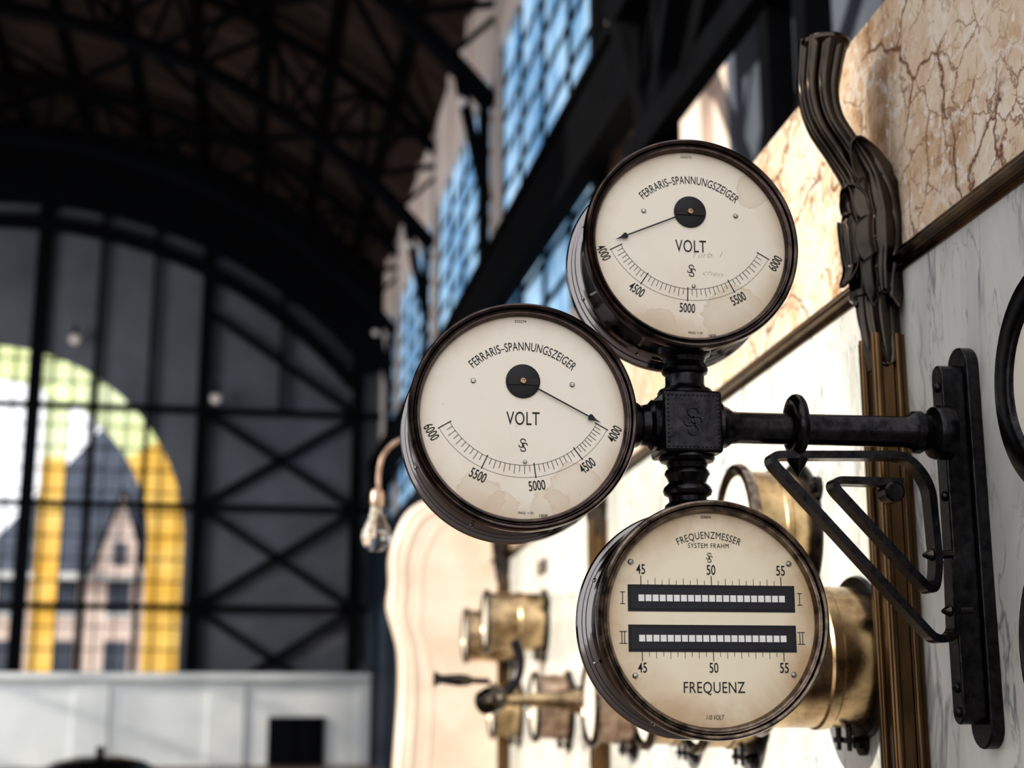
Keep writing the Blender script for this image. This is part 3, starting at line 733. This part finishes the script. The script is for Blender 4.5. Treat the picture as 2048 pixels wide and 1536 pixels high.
for k in range(nn):
    A=rad(40.5);t0=A+(math.pi-2*A)*k/nn;t1=A+(math.pi-2*A)*(k+1)/nn
    for r,w in ((RI-.95,.35),(RI+.7,2.2)):
        b.beam((XC+r*math.cos(t0),yf,ZC+r*math.sin(t0)),(XC+r*math.cos(t1),yf,ZC+r*math.sin(t1)),.2,w)
steelobj(b)
b=MB(); yp=37.4
b.box((-16.3,yp,FL),(XS-.3,yp+.4,.52)); b.box((-16.3,yp-.18,.50),(XS-.3,yp+.5,.66)); b.box((-16.3,yp-.06,.40),(XS-.3,yp+.3,.52))
for x0,x1 in ((-13,-12.1),(-10,-9.1),(-7.2,-6.3),(-4.0,-3.15),(-.75,.15),(3.0,3.3)): b.box((x0,yp-.05,FL),(x1,yp+.1,.42))
hall(wallobj(b,'wall_back_lower','parapet'))
b=MB(); b.box((.75,yp-.06,FL),(2.15,yp+.02,-.42),0)
b.box((.95,yp-.08,-1.5),(1.4,yp-.06,-.6),0); b.box((1.5,yp-.08,-1.5),(1.95,yp-.06,-.6),0)
hall(wallobj(b,'door_1',['steel','parapet']))
q=onY(200,1512,15.0)
b=MB(); Hh=q.z-FL
b.lathe([(.75,0),(.75,.12),(.60,.16),(.60,Hh-.30),(.64,Hh-.28),(.64,Hh-.22),(.58,Hh-.14),(.42,Hh-.05),(.2,Hh-.005),(.05,Hh),(.035,Hh+.03),(.05,Hh+.06),(.03,Hh+.09),(.0001,Hh+.095)],org=(q.x,15,FL),ax=(0,0,1),n=48)
b.obj('machine_housing','iron',label='dark domed machine housing with a small knob on the hall floor',category='machine')
def lampobj(p,lab,s=1.0):
    b=MB(); b.lathe([(.03*s,.30*s),(.03*s,.10*s),(.10*s,.06*s),(.11*s,.02*s),(.08*s,0)],org=p,ax=(0,0,1),n=16,mat=1)
    b.lathe([(.08*s,0),(.13*s,-.06*s),(.14*s,-.14*s),(.09*s,-.22*s),(.0001,-.25*s)],org=p,ax=(0,0,1),n=16,mat=0)
    hall(b.obj('hall_lamp',['lampglow','steel'],label=lab,category='lamp',group='small hall lamps'))
for y in ribs[:4]: lampobj((XS-.55,y-.2,9.2),'small frosted glass lamp at the foot of a roof rib',.6)
for (x,z) in ((-4.75,9.65),(-.95,8.15)): lampobj((x,yf-.25,z),'small pinkish lamp on the end wall frame',1.1)
def house(x0,x1,y,zw,zr,gable=None):
    b=MB(); b.box((x0,y,FL),(x1,y+9,zw),0)
    xm=(x0+x1)/2
    b.add([(x0-.3,y-.3,zw),(x1+.3,y-.3,zw),(xm,y+3.5,zr),(x0-.3,y+9,zw),(x1+.3,y+9,zw),(xm,y+6,zr)],[(0,1,2),(0,3,5,2),(1,2,5,4),(3,4,5)],1)
    b.box((x0-.35,y-.35,zw-.3),(x1+.35,y+.1,zw),2)
    if gable:
        g0,g1,gz=gable; gm=(g0+g1)/2
        b.add([(g0,y-.45,zw-.1),(g1,y-.45,zw-.1),(gm,y-.45,gz),(g0,y+3,zw-.1),(g1,y+3,zw-.1),(gm,y+3,gz)],[(0,1,2),(3,5,4)],0)
        b.add([(g0-.2,y-.6,zw-.2),(g1+.2,y-.6,zw-.2),(gm,y-.6,gz+.25),(g0-.2,y+3,zw-.2),(g1+.2,y+3,zw-.2),(gm,y+3,gz+.25)],[(0,3,5,2),(1,2,5,4)],1)
        b.box((gm-.25,y-.5,zw+.3),(gm+.25,y-.42,zw+1.2),1)
    k=x0+1.0
    while k<x1-1:
        for z in (.6,3.4):
            if z+1.5<zw: b.box((k,y-.05,z),(k+.9,y+.02,z+1.7),1); b.box((k-.12,y-.08,z-.15),(k+1.02,y+.02,z),2)
        k+=2.1
    hall(b.obj('house',['brick','slate','parapet'],smooth=False,label='pale pink stone house with blue slate hipped roof outside',category='house',group='houses outside'))
house(-20.5,-11.2,62,5.6,12.5); house(-10.6,-1.4,60,5.0,12.0,(-6.0,-3.9,8.2)); house(.2,8,66,5.0,10)
b=MB(); b.box((-40,YE+1.2,FL-.3),(30,100,FL-.02)); hall(b.obj('ground','floor',smooth=False,kind='structure'))
# ------------------------------------------------------------ camera, lights, world
cam=D.cameras.new('camera'); co=D.objects.new('camera',cam); C.collection.objects.link(co)
co.matrix_world=Matrix(((R.x,U.x,-F.x,0),(R.y,U.y,-F.y,0),(R.z,U.z,-F.z,0),(0,0,0,1)))
cam.sensor_width=36; cam.lens=FPX/2048*36; cam.clip_end=500; cam.clip_start=.05
cam.dof.use_dof=True; cam.dof.focus_distance=2.27; cam.dof.aperture_fstop=2.8
C.scene.camera=co
def light(name,kind,loc,dirn,energy,color,**k):
    l=D.lights.new(name,kind); l.energy=energy; l.color=color
    for a,x in k.items(): setattr(l,a,x)
    o=D.objects.new(name,l); C.collection.objects.link(o); o.location=loc
    o.rotation_euler=Vector(dirn).to_track_quat('-Z','Y').to_euler(); return o
light('sun','SUN',(-5,3,8),(.90,.235,-.33),4.8,(1,.92,.79),angle=rad(1.2))
light('hall_fill','AREA',(-13,27,5.5),(.75,.62,-.2),1250,(.95,.97,1),shape='RECTANGLE',size=8,size_y=6)  # added area lamp, brightens the parapet and far end of the hall
w=D.worlds.new('world'); C.scene.world=w; w.use_nodes=True
bg=w.node_tree.nodes['Background']; bg.inputs[0].default_value=(.95,.955,1,1); bg.inputs[1].default_value=1.5
C.scene.view_settings.view_transform='Standard'
try: C.scene.view_settings.look='Medium High Contrast'
except Exception as ex: print('look',ex)
# ------------------------------------------------------------ placement
Rz=Matrix.Rotation(rad(3),3,'Z')
C.view_layer.update()
for ob in list(D.objects):
    if ob.parent: continue
    if ob.type=='MESH':
        bb=[Vector(c) for c in ob.bound_box]
        lo=Vector((min(p[i] for p in bb) for i in range(3))); hi=Vector((max(p[i] for p in bb) for i in range(3)))
        o=Vector(((lo.x+hi.x)/2,(lo.y+hi.y)/2,lo.z)); ob.data.transform(Matrix.Translation(-o))
        for ch in ob.children: ch.data.transform(Matrix.Translation(-o))
        if ob in HALL: ob.location=Rz@o; ob.rotation_euler.z=rad(3)
        else: ob.location=o
    ob.location.z+=EYE
